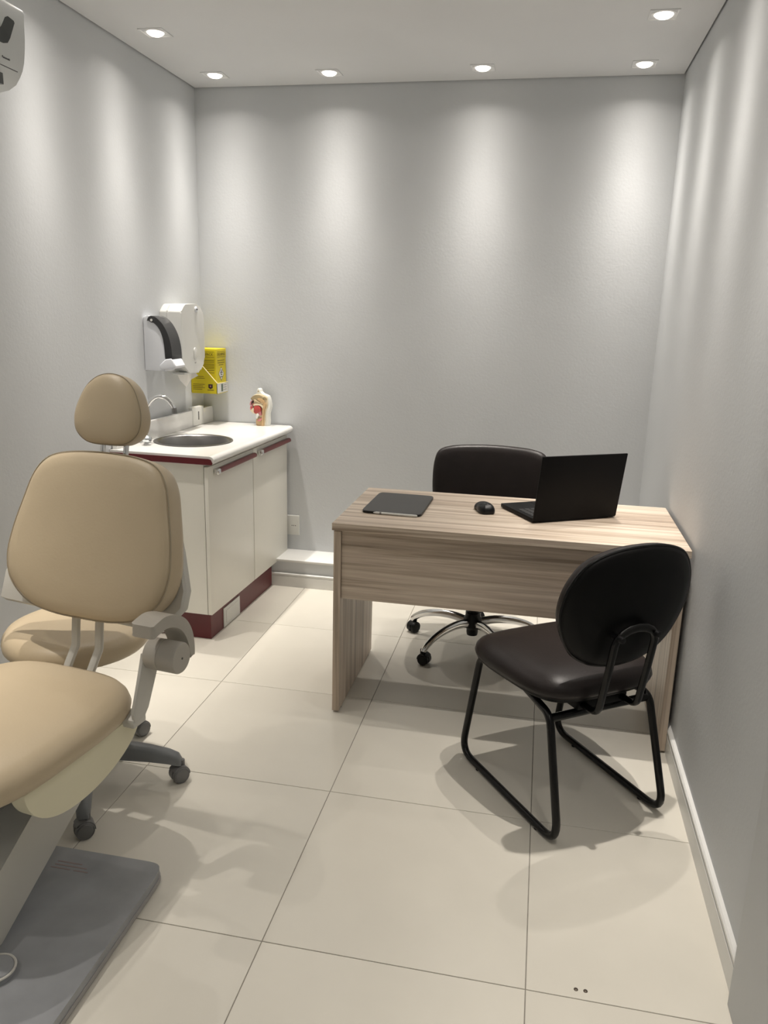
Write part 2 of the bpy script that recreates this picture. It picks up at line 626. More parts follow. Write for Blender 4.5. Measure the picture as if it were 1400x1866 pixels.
def mouse_bend(p):
    k = 1.0 - 0.28 * ((p.y + 0.008) / 0.055) ** 2
    return Vector((p.x, p.y, p.z * (k if p.z > 0.012 else 1)))


MB().cushion(ol, [(0.003, 0.0006), (0, 0.004), (0, 0.014), (0.002, 0.022), (0.006, 0.028), (0.012, 0.033), (0.018, 0.036), (0.024, 0.0375)], bend=mouse_bend).build('shell', 'black_plastic', ms, 60)
MB().lathe([(0, -0.003), (0.010, -0.003), (0.011, 0), (0.010, 0.003), (0, 0.003)], 20, (0, -0.028, 0.0255), 'x').build('scroll_wheel', 'dark_grey', ms)

# laptop
lp = thing('laptop', (0.7105, 0.765, DH), math.atan2(0.515, 0.857), 'black laptop open on the desk, lid back turned to the camera', 'laptop')
LW, LD = 0.175, 0.242
base = MB().box((-LW, 0.0, 0.003), (LW, LD, 0.017), 0.002).build('keyboard_base', 'laptop_black', lp)
MB().box((-LW + 0.03, -0.002, 0.001), (LW - 0.03, 0.012, 0.012), 0.003).build('hinge_bar', 'laptop_black', lp)
for row in range(5):
    for c in range(13):
        x0 = -0.158 + c * 0.0245
        y0 = 0.034 + row * 0.0215
        if row == 4 and 3 < c < 9:
            if c > 4:
                continue
            MB().box((x0, y0, 0.0168), (x0 + 0.0205 + 4 * 0.0245, y0 + 0.018, 0.0185), 0.0006, 1).build('key', 'key_black', base, smooth=0)
        else:
            MB().box((x0, y0, 0.0168), (x0 + 0.0205, y0 + 0.018, 0.0185), 0.0006, 1).build('key', 'key_black', base, smooth=0)
MB().box((-0.055, 0.155, 0.0166), (0.055, 0.225, 0.0176), 0.0004, 1).build('touchpad', 'laptop_black', base, smooth=0)
LID_T, LID_L = R(8.5), 0.243
ml = Matrix.Translation((0, 0.0, 0.008)) @ Matrix.Rotation(LID_T, 4, 'X')
lid = MB().box((-LW, -0.0035, 0.0), (LW, 0.0035, LID_L), 0.0018, mtx=None).build('lid', 'laptop_black', lp, mtx=ml)
MB().box((-LW + 0.008, 0.0034, 0.014), (LW - 0.008, 0.0040, LID_L - 0.008)).build('screen', 'smoke_black', lid, smooth=0, mtx=ml)


# ------------------------------------------------------------------ casters
def caster(parent, x, y, ang, material, wheel_material, rad=0.026, stem=0.075, hood=True):
    """twin-wheel caster; the wheels are its sub-parts"""
    m = Matrix.Translation((x, y, 0)) @ Matrix.Rotation(ang, 4, 'Z')
    b = MB()
    b.lathe([(0, rad * 1.5), (0.008, rad * 1.5), (0.008, stem), (0, stem)], 12, (-0.012, 0, 0))
    if hood:
        pts = [(rad * 1.06 * math.cos(t), rad + rad * 1.06 * math.sin(t)) for t in [R(-20 + 200 * k / 14) for k in range(15)]]
        b.prism(pts, 'y', -0.0065, 0.0065, 0.001)
        pts2 = [(rad * 1.12 * math.cos(t), rad + rad * 1.12 * math.sin(t)) for t in [R(35 + 150 * k / 12) for k in range(13)]]
        pts2 += [(rad * 1.02 * math.cos(t), rad + rad * 1.02 * math.sin(t)) for t in [R(185 - 150 * k / 12) for k in range(13)]]
        b.prism(pts2, 'y', -0.019, 0.019, 0.0012)
    c = b.build('caster', material, parent, mtx=m)
    for s in (-1, 1):
        q = [(0, s * 0.008), (rad * 0.94, s * 0.008), (rad, s * 0.010), (rad, s * 0.019), (rad * 0.93, s * 0.0225), (rad * 0.86, s * 0.0215),
             (rad * 0.78, s * 0.0235), (rad * 0.3, s * 0.025), (0, s * 0.025)]
        MB().lathe(q, 24, (0, 0, rad), 'y').build('wheel', wheel_material, c, mtx=m)
    return c


# ------------------------------------------------------------------ office swivel chair behind the desk
oc = thing('swivel_chair', (0.33, 1.225, 0), R(2), 'black swivel office chair on a chrome star base behind the desk', 'chair')
for k in range(5):
    a = R(161 - 2 + 72 * k)
    d = Vector((math.cos(a), math.sin(a), 0))
    prof = smooth_loop([(0.03, 0.118), (0.10, 0.128), (0.18, 0.122), (0.25, 0.102), (0.295, 0.074), (0.306, 0.058)], 4, closed=False)
    MB().tube([d * p.x + Vector((0, 0, p.y)) for p in prof], [0.0205 - 0.007 * (i / (len(prof) - 1)) for i in range(len(prof))], 12, flat=0.75).build('leg', 'chrome', oc)
    caster(oc, *(d * 0.300).xy, a + R(70 + 40 * k), 'black_plastic', 'black_plastic', 0.025, 0.066)
MB().lathe([(0, 0.058), (0.024, 0.058), (0.026, 0.07), (0.026, 0.085), (0.040, 0.10), (0.042, 0.135), (0.034, 0.150), (0.034, 0.165), (0, 0.165)], 28).build('hub', 'black_plastic', oc)
MB().lathe([(0.026, 0.16), (0.026, 0.30), (0.014, 0.302), (0.014, 0.42)], 24).build('gas_column', 'black_plastic', oc)
MB().box((-0.11, -0.08, 0.40), (0.11, 0.12, 0.428), 0.006).build('mechanism', 'black_plastic', oc)
so = superell(0.245, 0.235, 3.2, 48)
MB().cushion(so, [(0.03, 0.425), (0.0, 0.437), (-0.004, 0.455), (0.0, 0.478), (0.012, 0.492), (0.035, 0.500), (0.35, 0.505), (0.7, 0.505)]).build('seat', 'black_leather', oc, 60)
bo = mirror_loop([(0, 0), (0.13, 0.005), (0.23, 0.03), (0.260, 0.09), (0.268, 0.19), (0.262, 0.27), (0.240, 0.315), (0.18, 0.336), (0.08, 0.345), (0, 0.347)])
bo = [(p.x, p.y) for p in smooth_loop(bo, 4)]
mb = Matrix.Translation((0.034, 0.262, 0.53)) @ Matrix.Rotation(R(90 - 10), 4, 'X')


def back_curve(p):
    return Vector((p.x, p.y, p.z + 0.35 * p.x * p.x))


MB().cushion(bo, [(0.02, -0.035), (0.004, -0.03), (0.0, -0.015), (0.0, 0.0), (0.006, 0.012), (0.018, 0.020), (0.04, 0.024), (0.4, 0.026), (0.8, 0.026)], mtx=mb, centre=(0, 0.18), bend=back_curve).build('backrest', 'black_leather', oc, 60)
MB().tube(fillet([(0, 0.05, 0.41), (0, 0.31, 0.40), (0, 0.37, 0.72)], 0.06), 0.022, 10, flat=0.5, up=(1, 0, 0)).build('back_bar', 'black_plastic', oc)


# ------------------------------------------------------------------ visitor chair (cantilever sled frame)
vd, vr = Vector((-0.585, 0.811)).normalized(), Vector((0.811, 0.585)).normalized()
vc = thing('visitor_chair', (0.699, 0.212, 0), math.atan2(-vd.x, vd.y), 'black visitor chair with a sled frame and round back in front of the desk', 'chair')
# local: +y forwards, +x to its right
SW = 0.195
for s in (-1, 1):
    x = s * SW
    path = fillet([(x * 0.93, 0.05, 0.385), (x * 0.95, 0.205, 0.392), (x, 0.275, 0.013), (x, -0.265, 0.013), (x * 0.93, -0.165, 0.365), (x * 0.80, 0.0, 0.372)],
                  [0.045, 0.055, 0.055, 0.05], 8)
    fr = MB().tube(path, 0.0118, 12).build('side_frame', 'black_tube', vc)
    for y in (0.165, -0.165):
        MB().lathe([(0, 0.0), (0.009, 0.0), (0.009, 0.006), (0, 0.006)], 12, (x, y, 0)).build('glide', 'black_plastic', fr)
MB().tube([(-SW * 0.93, -0.160, 0.352), (0, -0.160, 0.352), (SW * 0.93, -0.160, 0.352)], 0.0125, 12).build('rear_crossbar', 'black_tube', vc)
MB().tube([(-SW * 0.95, 0.165, 0.378), (SW * 0.95, 0.165, 0.378)], 0.010, 12).build('front_crossbar', 'black_tube', vc)
vo = mirror_loop([(0, -0.215), (0.11, -0.210), (0.180, -0.180), (0.216, -0.11), (0.231, 0.0), (0.235, 0.10), (0.214, 0.178), (0.15, 0.212), (0, 0.220)])
vo = [(p.x, p.y) for p in smooth_loop(vo, 5)]
mv = Matrix.Translation((0, 0.015, 0))
seat = MB().cushion(vo, [(0.012, 0.412), (0.0, 0.416), (-0.004, 0.428), (0.0, 0.444), (0.012, 0.458), (0.03, 0.468), (0.048, 0.473), (0.3, 0.478), (0.7, 0.480)], mtx=mv).build('seat', 'black_leather', vc, 60)
MB().cushion(vo, [(0.045, 0.392), (0.020, 0.396), (0.004, 0.408), (0.002, 0.416), (0.02, 0.4165)], mtx=mv).build('seat_shell', 'black_shell', vc, 60)
bo = mirror_loop([(0, 0), (0.09, 0.012), (0.165, 0.055), (0.207, 0.125), (0.221, 0.19), (0.208, 0.262), (0.165, 0.325), (0.09, 0.358), (0, 0.367)])
bo = [(p.x, p.y) for p in smooth_loop(bo, 5)]
mbk = Matrix.Translation((0.0, -0.215, 0.512)) @ Matrix.Rotation(R(180), 4, 'Z') @ Matrix.Rotation(R(90 - 9), 4, 'X')


def vback(p):
    return Vector((p.x, p.y, p.z + 0.55 * p.x * p.x + 0.25 * (p.y - 0.18) ** 2))


MB().cushion(bo, [(0.0, -0.006), (-0.001, 0.006), (0.004, 0.022), (0.016, 0.034), (0.035, 0.041), (0.3, 0.044), (0.7, 0.045)], mtx=mbk, centre=(0, 0.185), bend=vback).build('backrest', 'black_leather', vc, 60)
MB().cushion(bo, [(0.4, -0.020), (0.045, -0.018), (0.012, -0.014), (0.001, -0.008), (0.001, -0.004), (0.02, -0.003)], mtx=mbk, centre=(0, 0.185), bend=vback).build('backrest_shell', 'black_shell', vc, 60)
MB().tube([Vector(mbk @ vback(Vector((p[0], p[1], -0.004)))) for p in bo], 0.0045, 8, closed=True).build('edge_piping', 'black_tube', vc)
bw = 0.070
arch = [(-bw, -0.150, 0.378), (-bw, -0.232, 0.380), (-bw, -0.257, 0.51), (-bw, -0.272, 0.603)]
for k in range(1, 8):
    t = PI - PI * k / 8
    arch.append((bw * math.cos(t), -0.272 - 0.006 * math.sin(t), 0.603 + 0.045 * math.sin(t)))
arch += [(-p[0], p[1], p[2]) for p in reversed(arch[:4])]
MB().tube(fillet(arch[:4], 0.03, 5)[:-1] + [Vector(p) for p in arch[3:-3]] + fillet(arch[-4:], 0.03, 5)[1:], 0.0125, 12, flat=0.7, up=(1, 0, 0)).build('back_bracket', 'black_tube', vc)
for s in (-1, 1):
    MB().lathe([(0, -0.012), (0.008, -0.010), (0.010, 0), (0.010, 0.03), (0, 0.03)], 14, (s * 0.062, -0.285, 0.625), 'y').build('bracket_screw', 'black_plastic', vc)
MB().box((-0.09, -0.17, 0.362), (0.09, 0.12, 0.394), 0.006).build('seat_mount', 'black_shell', vc)


# ------------------------------------------------------------------ sink cabinet (a little out of square with the wall)
CR = R(-1.7)
CO = Vector((-0.805, 0.965, 0))
cb = thing('sink_cabinet', CO, CR, 'white two door sink cabinet with a burgundy plinth', 'cabinet')
b = MB()
for lo, hi in (((-0.435, 0.006, 0.128), (-0.0235, 0.024, 0.808)), ((-0.435, 0.958, 0.128), (-0.0235, 0.976, 0.808)), ((-0.435, 0.024, 0.128), (-0.0235, 0.958, 0.146)),
               ((-0.435, 0.024, 0.146), (-0.425, 0.958, 0.808)), ((-0.085, 0.024, 0.790), (-0.0235, 0.958, 0.808))):
    b.box(lo, hi)
b.build('body', 'cab_white', cb, smooth=0)
for a, b, nm in ((0.0, 0.496, 'near'), (0.502, 0.98, 'far')):
    d = MB().box((-0.019, a, 0.130), (0.0, b, 0.800), 0.003, 2).build('door', 'cab_white', cb)
    hd = MB().prism([(0.013 + 0.0125 * math.cos(t), 0.772 + 0.0115 * math.sin(t)) for t in [2 * PI * k / 14 for k in range(14)]], 'y', a + 0.075, b - 0.006).build('handle', 'burgundy_handle', d)
    for y in (a + 0.066, ):
        MB().box((0.0005, y - 0.016, 0.759), (0.0265, y + 0.016, 0.7850), 0.009, 3).build('handle_end', 'chrome', d)
    MB().box((-0.0005, a + 0.07, 0.768), (0.008, b - 0.004, 0.782)).build('handle_rail', 'steel', d, smooth=0)
MB().box((-0.0235, 0.010, 0.132), (-0.0185, 0.972, 0.798)).build('door_gap_shade', 'dark_grey', cb, smooth=0)  # dark sheet behind the doors, its colour stands in for shade in the gaps
pl = MB().box((-0.430, 0.035, 0.0), (-0.024, 0.792, 0.1285), 0.001, 1).build('plinth', 'burgundy', cb)
vt = MB().box((-0.0245, 0.165, 0.004), (-0.019, 0.350, 0.098), 0.002).build('vent_plate', 'plastic_white', cb)
MB().box((-0.0195, 0.188, 0.020), (-0.0165, 0.327, 0.082), 0.001, 1).build('vent_cover', 'label_white', vt)

wt = thing('worktop', CO, CR, 'white marbled worktop with splashback and burgundy end strip on the cabinet', 'worktop')
sc_, sr = Vector((-0.232, 0.342)), 0.170
X0, X1, Y0, Y1, Z0, Z1 = -0.452, 0.012, -0.010, 0.984, 0.811, 0.849
b = MB()
N = 64
inner, outer = [], []
cs = [math.atan2(yy - sc_.y, xx - sc_.x) for xx in (X0, X1) for yy in (Y0, Y1)]
angs = sorted([2 * PI * k / N - PI for k in range(N)] + cs)
for t in angs:
    c, s = math.cos(t), math.sin(t)
    inner.append((sc_.x + sr * c, sc_.y + sr * s))
    ks = []
    if abs(c) > 1e-9:
        ks.append(((X1 if c > 0 else X0) - sc_.x) / c)
    if abs(s) > 1e-9:
        ks.append(((Y1 if s > 0 else Y0) - sc_.y) / s)
    k = min(q for q in ks if q > 0)
    outer.append((sc_.x + k * c, sc_.y + k * s))
n = len(angs)
vv = [(*p, Z1) for p in inner] + [(*p, Z1) for p in outer] + [(*p, Z0) for p in inner] + [(*p, Z0) for p in outer]
fcs = []
for i in range(n):
    j = (i + 1) % n
    fcs += [(i, j, n + j, n + i), (2 * n + i, 3 * n + i, 3 * n + j, 2 * n + j), (i, 2 * n + i, 2 * n + j, j), (n + i, n + j, 3 * n + j, 3 * n + i)]
b._add(vv, fcs)
nose = [(X1, Z0), (X1, Z1)] + [(X1 + 0.021 * math.cos(t), (Z0 + Z1) / 2 + (Z1 - Z0) / 2 * math.sin(t)) for t in [PI / 2 - PI * k / 12 for k in range(1, 12)]]
b.prism(nose, 'y', Y0, Y1)
b.build('slab', 'top_white', wt)
es = [(X0, Z0 + 0.002), (X0, Z1 - 0.010)] + [(X1 - 0.005, Z1 - 0.010), (X1 + 0.008, Z1 - 0.013), (X1 + 0.015, Z0 + 0.010), (X1 + 0.012, Z0 + 0.002)]
MB().prism(es, 'y', Y0 - 0.0035, Y0 - 0.0003).build('end_strip', 'burgundy', wt, smooth=0)
sp = [(Y0 + 0.02, Z1), (Y1, Z1), (Y1, 0.920), (Y1 - 0.004, 0.930), (Y1 - 0.015, 0.935), (Y0 + 0.04, 0.935), (Y0 + 0.025, 0.930), (Y0 + 0.02, 0.92)]
MB().prism(sp, 'x', X0, X0 + 0.022, 0.004).build('splashback', 'top_white', wt)

sk = thing('sink', CO, CR, 'round stainless steel basin set into the white worktop', 'sink')
MB().lathe([(0.183, 0.8494), (0.182, 0.8525), (0.174, 0.8535), (0.166, 0.851), (0.160, 0.845), (0.152, 0.80), (0.142, 0.745), (0.120, 0.722), (0.06, 0.714), (0.03, 0.712)], 56, (sc_.x, sc_.y, 0)).build('bowl', 'steel', sk, 60)
MB().lathe([(0.031, 0.713), (0.028, 0.716), (0.022, 0.712), (0.0, 0.711)], 28, (sc_.x, sc_.y, 0)).build('drain', 'chrome', sk)

fc = thing('faucet', (-1.203, 1.185, 0.849), 0, 'chrome gooseneck faucet with a faceted knob by the basin', 'faucet')
MB().lathe([(0, 0), (0.024, 0), (0.024, 0.006), (0.016, 0.012), (0.013, 0.03), (0, 0.03)], 24).build('base', 'chrome', fc)
gp_ = smooth_loop([(0, 0, 0.02), (0.002, 0, 0.07), (0.010, 0.0, 0.14), (0.030, 0.002, 0.185), (0.066, 0.006, 0.212), (0.104, 0.012, 0.206), (0.130, 0.016, 0.178), (0.138, 0.018, 0.152)], 4, closed=False)
MB().tube(gp_, 0.0098, 14).build('spout', 'chrome', fc)
e = Vector((0.138, 0.018, 0.150))
MB().tube([e + Vector((0.0, 0, 0.014)), e + Vector((0.003, 0, -0.012))], 0.0115, 14).build('aerator', 'steel', fc)
vb = MB().tube([(0.0, 0, 0.016), (0.030, -0.045, 0.022)], [0.010, 0.012], 14).build('valve', 'chrome', fc)
MB().lathe([(0, -0.018), (0.010, -0.017), (0.0205, -0.009), (0.0215, 0.0), (0.0205, 0.009), (0.010, 0.017), (0, 0.018)], 9, (0.036, -0.054, 0.026)).build('knob', 'crystal', fc, smooth=0)

# socket plate on the splashback, and socket low on the back wall
sw = thing('wall_socket', (-1.233, 1.775, 0.852), R(-1.7), 'white socket plate standing on the worktop against the splashback', 'socket')
MB().box((0, -0.064, 0), (0.026, 0.064, 0.098), 0.006, 3).build('plate', 'plastic_white', sw)
MB().box((0.0255, -0.004, 0.028), (0.0268, 0.006, 0.072), 0.0003, 1).build('slot', 'dark_grey', sw)
ow = thing('wall_outlet', (-0.748, YB, 0.29), 0, 'white wall outlet low on the back wall behind the cabinet', 'outlet')
MB().box((-0.038, -0.010, -0.054), (0.038, -0.0005, 0.058), 0.004, 3).build('plate', 'plastic_white', ow)
for x in (-0.010, 0.0, 0.010):
    MB().lathe([(0, -0.0104), (0.0028, -0.0104), (0.0028, -0.0096), (0, -0.0096)], 10, (x + 0.006, 0, 0.0), 'y').build('pin_hole', 'dark_grey', ow)

# soap dispenser
sd = thing('soap_dispenser', (XL, 1.37, 1.165), 0, 'white soap dispenser with a curved black front on the left wall', 'dispenser')
inn = smooth_loop([(0.002, 0.235), (0.012, 0.247), (0.034, 0.246), (0.060, 0.232), (0.084, 0.205), (0.100, 0.165), (0.108, 0.11), (0.110, 0.045)], 4, closed=False)
MB().prism([(0.001, 0.0), (0.100, 0.0)] + [(p.x, p.y) for p in reversed(inn)], 'y', -0.052, 0.052, 0.005, 3).build('body', 'plastic_cool', sd)
o1 = smooth_loop([(0.028, 0.236), (0.040, 0.248), (0.066, 0.243), (0.100, 0.213), (0.126, 0.165), (0.139, 0.11), (0.142, 0.052)], 4, closed=False)
i1 = smooth_loop([(0.022, 0.226), (0.048, 0.222), (0.078, 0.197), (0.096, 0.158), (0.104, 0.11), (0.107, 0.052)], 4, closed=False)
MB().prism([(p.x, p.y) for p in o1] + [(p.x, p.y) for p in reversed(i1)], 'y', -0.056, 0.046, 0.004, 2).build('black_front', 'smoke_black', sd)
MB().prism([(0.085, 0.008), (0.078, 0.020), (0.080, 0.030), (0.110, 0.056), (0.138, 0.060), (0.148, 0.048), (0.160, 0.026), (0.157, 0.018), (0.140, 0.012)], 'y', -0.060, 0.042, 0.008, 3).build('push_lever', 'plastic_cool', sd)
MB().lathe([(0, -0.0568), (0.006, -0.0568), (0.006, -0.0555), (0, -0.0555)], 14, (0.046, 0, 0.229), 'y').build('lock', 'plastic_white', sd)

# paper towel dispenser
pd = thing('paper_towel_dispenser', (XL, 1.615, 1.15), 0, 'white paper towel dispenser on the left wall with paper hanging out', 'dispenser')
oc8 = fillet([(-0.128, 0.10, 0), (-0.128, 0.283, 0), (-0.085, 0.318, 0), (0.05, 0.322, 0), (0.112, 0.296, 0), (0.130, 0.25, 0), (0.128, 0.04, 0), (0.07, -0.008, 0), (-0.06, -0.008, 0), (-0.128, 0.04, 0), (-0.128, 0.10, 0)],
             [0.012, 0.05, 0.05, 0.04, 0.04, 0.04, 0.05, 0.05, 0.03], 4)
oc8 = [(p.x, p.y) for p in oc8[:-1]]
MB().prism(oc8, 'x', 0.001, 0.036, 0.002).build('back_body', 'plastic_white', pd)
MB().prism(oc8, 'x', 0.0375, 0.112, 0.010, 4).build('cover', 'plastic_white', pd)
kb = MB().lathe([(0, 0.111), (0.014, 0.111), (0.014, 0.116), (0.010, 0.119), (0, 0.119)], 20, (0, 0.035, 0.295), 'x').build('lock_knob', 'plastic_cool', pd)
MB().box((0.1185, 0.028, 0.292), (0.1197, 0.042, 0.298)).build('key_slot', 'dark_grey', kb, smooth=0)
MB().prism([(0.012 + 0.016 * math.cos(t), 0.066 + (0.030 if math.sin(t) > 0 else 0) + 0.016 * math.sin(t)) for t in [2 * PI * k / 24 for k in range(24)]], 'x', 0.1105, 0.1165, 0.003).build('thumb_grip', 'plastic_white', pd)
MB().prism([(0.002, 0.040), (0.024, 0.040), (0.013, 0.033)], 'x', 0.1115, 0.1130).build('arrow_mark', 'base_trim', pd, smooth=0)
MB().box((0.040, -0.10, -0.016), (0.105, 0.07, -0.006), 0.003).build('paper_lip', 'plastic_white', pd)
b = MB()
b._add([(0.055, -0.085, 0.0), (0.080, -0.01, 0.0), (0.060, 0.085, 0.0), (0.050, 0.075, -0.030), (0.075, -0.02, -0.082), (0.060, -0.062, -0.045), (0.075, 0.03, -0.050), (0.085, 0.10, -0.034)],
       [(0, 1, 4, 5), (1, 2, 6, 4), (2, 3, 6), (2, 7, 6)])
sh = b.build('paper_sheet', 'paper', pd, smooth=0)
md = sh.modifiers.new('thick', 'SOLIDIFY')
md.thickness = 0.0015

# yellow sharps box in its cardboard holder
sb = thing('sharps_box', (-1.183, 1.885, 1.018), 0, 'yellow cardboard sharps disposal box hanging in the back corner', 'box')
MB().box((-0.062, -0.066, 0.004), (0.062, 0.066, 0.225), 0.002, 1).build('carton', 'yellow_card', sb)
MB().box((-0.064, -0.069, 0.180), (0.064, 0.067, 0.229), 0.003, 2).build('lid', 'yellow_card', sb)
MB().prism([(-0.075, 0.0), (0.069, 0.0), (0.069, 0.052), (-0.02, 0.150), (-0.075, 0.150)], 'y', -0.074, -0.0695).build('holder_side', 'yellow_card', sb, smooth=0)
MB().box((0.0655, -0.074, 0.0), (0.070, 0.066, 0.050)).build('holder_front', 'label_white', sb, smooth=0)
MB().box((-0.075, -0.070, -0.003), (0.069, 0.066, 0.001)).build('holder_bottom', 'yellow_card', sb, smooth=0)
MB().tube([(0.070, -0.0745, 0.053), (-0.02, -0.0755, 0.151)], 0.0028, 8).build('cord', 'cord_cream', sb)
MB().tube([(0.070, -0.0745, 0.052), (0.071, 0.064, 0.051)], 0.0018, 8).build('cord', 'cord_cream', sb)
MB().box((-0.077, -0.073, 0.0), (-0.0752, 0.06, 0.062)).build('holder_back', 'print_black', sb, smooth=0)
my = frame3((1, 0, 0), (0, 0, 1), (0, -1, 0), (0, -0.0694, 0))
mx_ = frame3((0, 1, 0), (0, 0, 1), (1, 0, 0), (0.0644, 0, 0))
lettering('printed_name', 'DESCARPACK', 0.021, sb, my @ Matrix.Translation((-0.004, 0.200, 0)), 'print_brown', sx=0.80)
lettering('printed_name', 'DESCARPACK', 0.021, sb, mx_ @ Matrix.Translation((0.0, 0.200, 0)), 'print_brown', sx=0.80)
for zz in (0.214, 0.186):
    MB().box((-0.056, -0.0697, zz - 0.001), (0.054, -0.0690, zz + 0.001)).build('printed_line', 'print_brown', sb, smooth=0)
    MB().box((0.0640, -0.050, zz - 0.001), (0.0647, 0.050, zz + 0.001)).build('printed_line', 'print_brown', sb, smooth=0)
for zz, wdt in ((0.168, 0.10), (0.160, 0.075), (0.150, 0.10), (0.143, 0.09), (0.135, 0.10), (0.128, 0.06), (0.118, 0.095), (0.106, 0.10)):
    MB().box((0.052 - wdt * 0.9, -0.0666, zz - 0.0012), (0.052, -0.0659, zz + 0.0012)).build('printed_line', 'print_brown', sb, smooth=0)
for zz, wdt in ((0.168, 0.09), (0.156, 0.09), (0.145, 0.06)):
    MB().box((0.0619, -wdt / 2, zz - 0.0016), (0.0627, wdt / 2, zz + 0.0016)).build('printed_line', 'print_brown', sb, smooth=0)
for zz, x0, x1 in ((0.085, -0.06, -0.005), (0.076, -0.05, 0.0), (0.045, -0.066, 0.0), (0.036, -0.068, -0.01), (0.027, -0.066, 0.0), (0.018, -0.066, -0.015)):
    MB().box((x0, -0.0747, zz - 0.0012), (x1, -0.0738, zz + 0.0012)).build('printed_line', 'print_brown', sb, smooth=0)
MB().prism([(0.020, 0.047), (0.044, 0.047), (0.044, 0.028), (0.032, 0.021), (0.020, 0.028)], 'y', -0.0748, -0.0738).build('printed_emblem', 'print_black', sb, smooth=0)
MB().prism([(0.029, 0.040), (0.035, 0.040), (0.035, 0.033), (0.029, 0.033)], 'y', -0.0752, -0.0738).build('printed_emblem', 'lip_pink', sb, smooth=0)
MB().box((0.014, -0.0747, 0.0145), (0.050, -0.0738, 0.0175)).build('printed_line', 'print_black', sb, smooth=0)
dm = [(0, 0.038), (0.036, 0), (0, -0.038), (-0.036, 0)]
MB().prism([(p[0], 0.098 + p[1]) for p in dm], 'x', 0.0618, 0.0626).build('printed_diamond', 'print_brown', sb, smooth=0)
MB().prism([(p[0] * 0.86, 0.098 + p[1] * 0.86) for p in dm], 'x', 0.0620, 0.0630).build('printed_diamond', 'label_white', sb, smooth=0)
for k in range(3):
    a = PI / 2 + 2 * PI * k / 3
    cx_, cz_ = 0.0085 * math.cos(a), 0.104 + 0.0085 * math.sin(a)
    MB().tube([(0.0630, cx_ + 0.008 * math.cos(t), cz_ + 0.008 * math.sin(t)) for t in [a + R(30 + 300 * q / 12) + PI - R(180) for q in range(13)]], 0.0016, 6).build('biohazard_mark', 'print_black', sb)
MB().box((0.0628, -0.016, 0.080), (0.0633, 0.016, 0.084)).build('printed_line', 'print_black', sb, smooth=0)
MB().box((0.0697, -0.022, 0.006), (0.0706, 0.0, 0.045)).build('printed_block', 'label_green', sb, smooth=0)
for zz in (0.038, 0.026, 0.014):
    MB().box((0.0697, 0.008, zz - 0.002), (0.0706, 0.048, zz + 0.002)).build('printed_line', 'base_trim', sb, smooth=0)

# anatomical half-head model: outlines in units of 1/100 of its height, seen from its flat face
am = thing('anatomy_model', (-0.895, 1.905, 0.849), R(-8), 'small anatomical half head model standing on the worktop', 'model')
U = 0.0001655


def trace(pts, per=3):
    q = [((x - 690) * U, (1440 - y) * U) for x, y in pts]
    return [(p.x, p.y) for p in smooth_loop(q, per)] if per > 1 else q


def relief(name, pts, material, d0, d1, per=3, bev=0.0015):
    return MB().prism(trace(pts, per), 'y', d1, d0, bev, 2).build(name, material, am)


relief('backing_board', [(500, 1440), (480, 1100), (350, 980), (300, 760), (330, 600), (380, 470), (495, 420), (500, 300), (545, 250), (600, 290), (620, 370), (740, 440), (880, 480), (930, 620), (962, 820), (920, 960), (885, 1100), (880, 1440)], 'board_white', -0.010, 0.022, 2)
relief('skull_section', [(320, 590), (420, 470), (560, 440), (740, 450), (870, 490), (895, 620), (900, 760), (850, 900), (800, 1080), (770, 1440), (510, 1440), (500, 1100), (360, 980), (340, 780)], 'bone_cream', -0.016, -0.009, 2)
relief('brain_base', [(310, 590), (400, 490), (520, 455), (680, 460), (760, 520), (740, 610), (620, 590), (470, 600), (360, 610)], 'brain_olive', -0.024, -0.015)
relief('sphenoid_ridge', [(560, 560), (700, 560), (800, 640), (790, 720), (700, 690), (600, 620)], 'flesh_tan', -0.027, -0.015)
relief('nasal_concha', [(470, 600), (560, 650), (700, 700), (760, 720), (700, 740), (560, 700), (480, 650)], 'bone_cream', -0.029, -0.015)
relief('nasal_passage', [(490, 615), (560, 665), (680, 700), (740, 712), (680, 722), (560, 690), (490, 640)], 'brain_olive', -0.0305, -0.015)
relief('skull_cavity', [(760, 520), (800, 500), (860, 530), (880, 590), (800, 600), (760, 570)], 'brain_olive', -0.020, -0.015)
relief('pharynx_wall', [(760, 680), (850, 700), (860, 780), (800, 950), (770, 1200), (760, 1440), (700, 1440), (720, 1180), (730, 950), (720, 800)], 'flesh_tan', -0.026, -0.015)
relief('palate', [(420, 780), (520, 730), (700, 740), (770, 800), (760, 860), (700, 800), (600, 770), (460, 800)], 'bone_cream', -0.030, -0.015)
relief('tongue', [(460, 830), (540, 790), (640, 810), (690, 870), (690, 960), (600, 1010), (500, 1050), (440, 980), (470, 900)], 'mouth_red', -0.032, -0.015)
relief('tongue_root', [(560, 1000), (660, 950), (700, 1010), (700, 1090), (640, 1100), (600, 1060)], 'lip_pink', -0.028, -0.015)
relief('upper_lip', [(300, 790), (320, 680), (370, 650), (400, 680), (390, 760), (350, 800)], 'lip_pink', -0.030, -0.012)
relief('nostril', [(365, 660), (400, 655), (405, 700), (380, 750), (350, 770), (360, 710)], 'print_black', -0.0312, -0.012)
relief('lower_lip', [(300, 900), (320, 820), (370, 810), (390, 860), (380, 920), (340, 950)], 'lip_pink', -0.030, -0.012)
relief('mouth_gap', [(330, 830), (365, 825), (385, 870), (375, 915), (350, 900)], 'mouth_red', -0.0312, -0.012)
relief('chin', [(300, 940), (360, 920), (430, 860), (450, 930), (440, 1000), (480, 1050), (440, 1060), (350, 1000)], 'bone_cream', -0.030, -0.012)
relief('epiglottis', [(520, 1180), (540, 1080), (580, 1040), (630, 1070), (600, 1140), (560, 1210)], 'board_white', -0.033, -0.015)
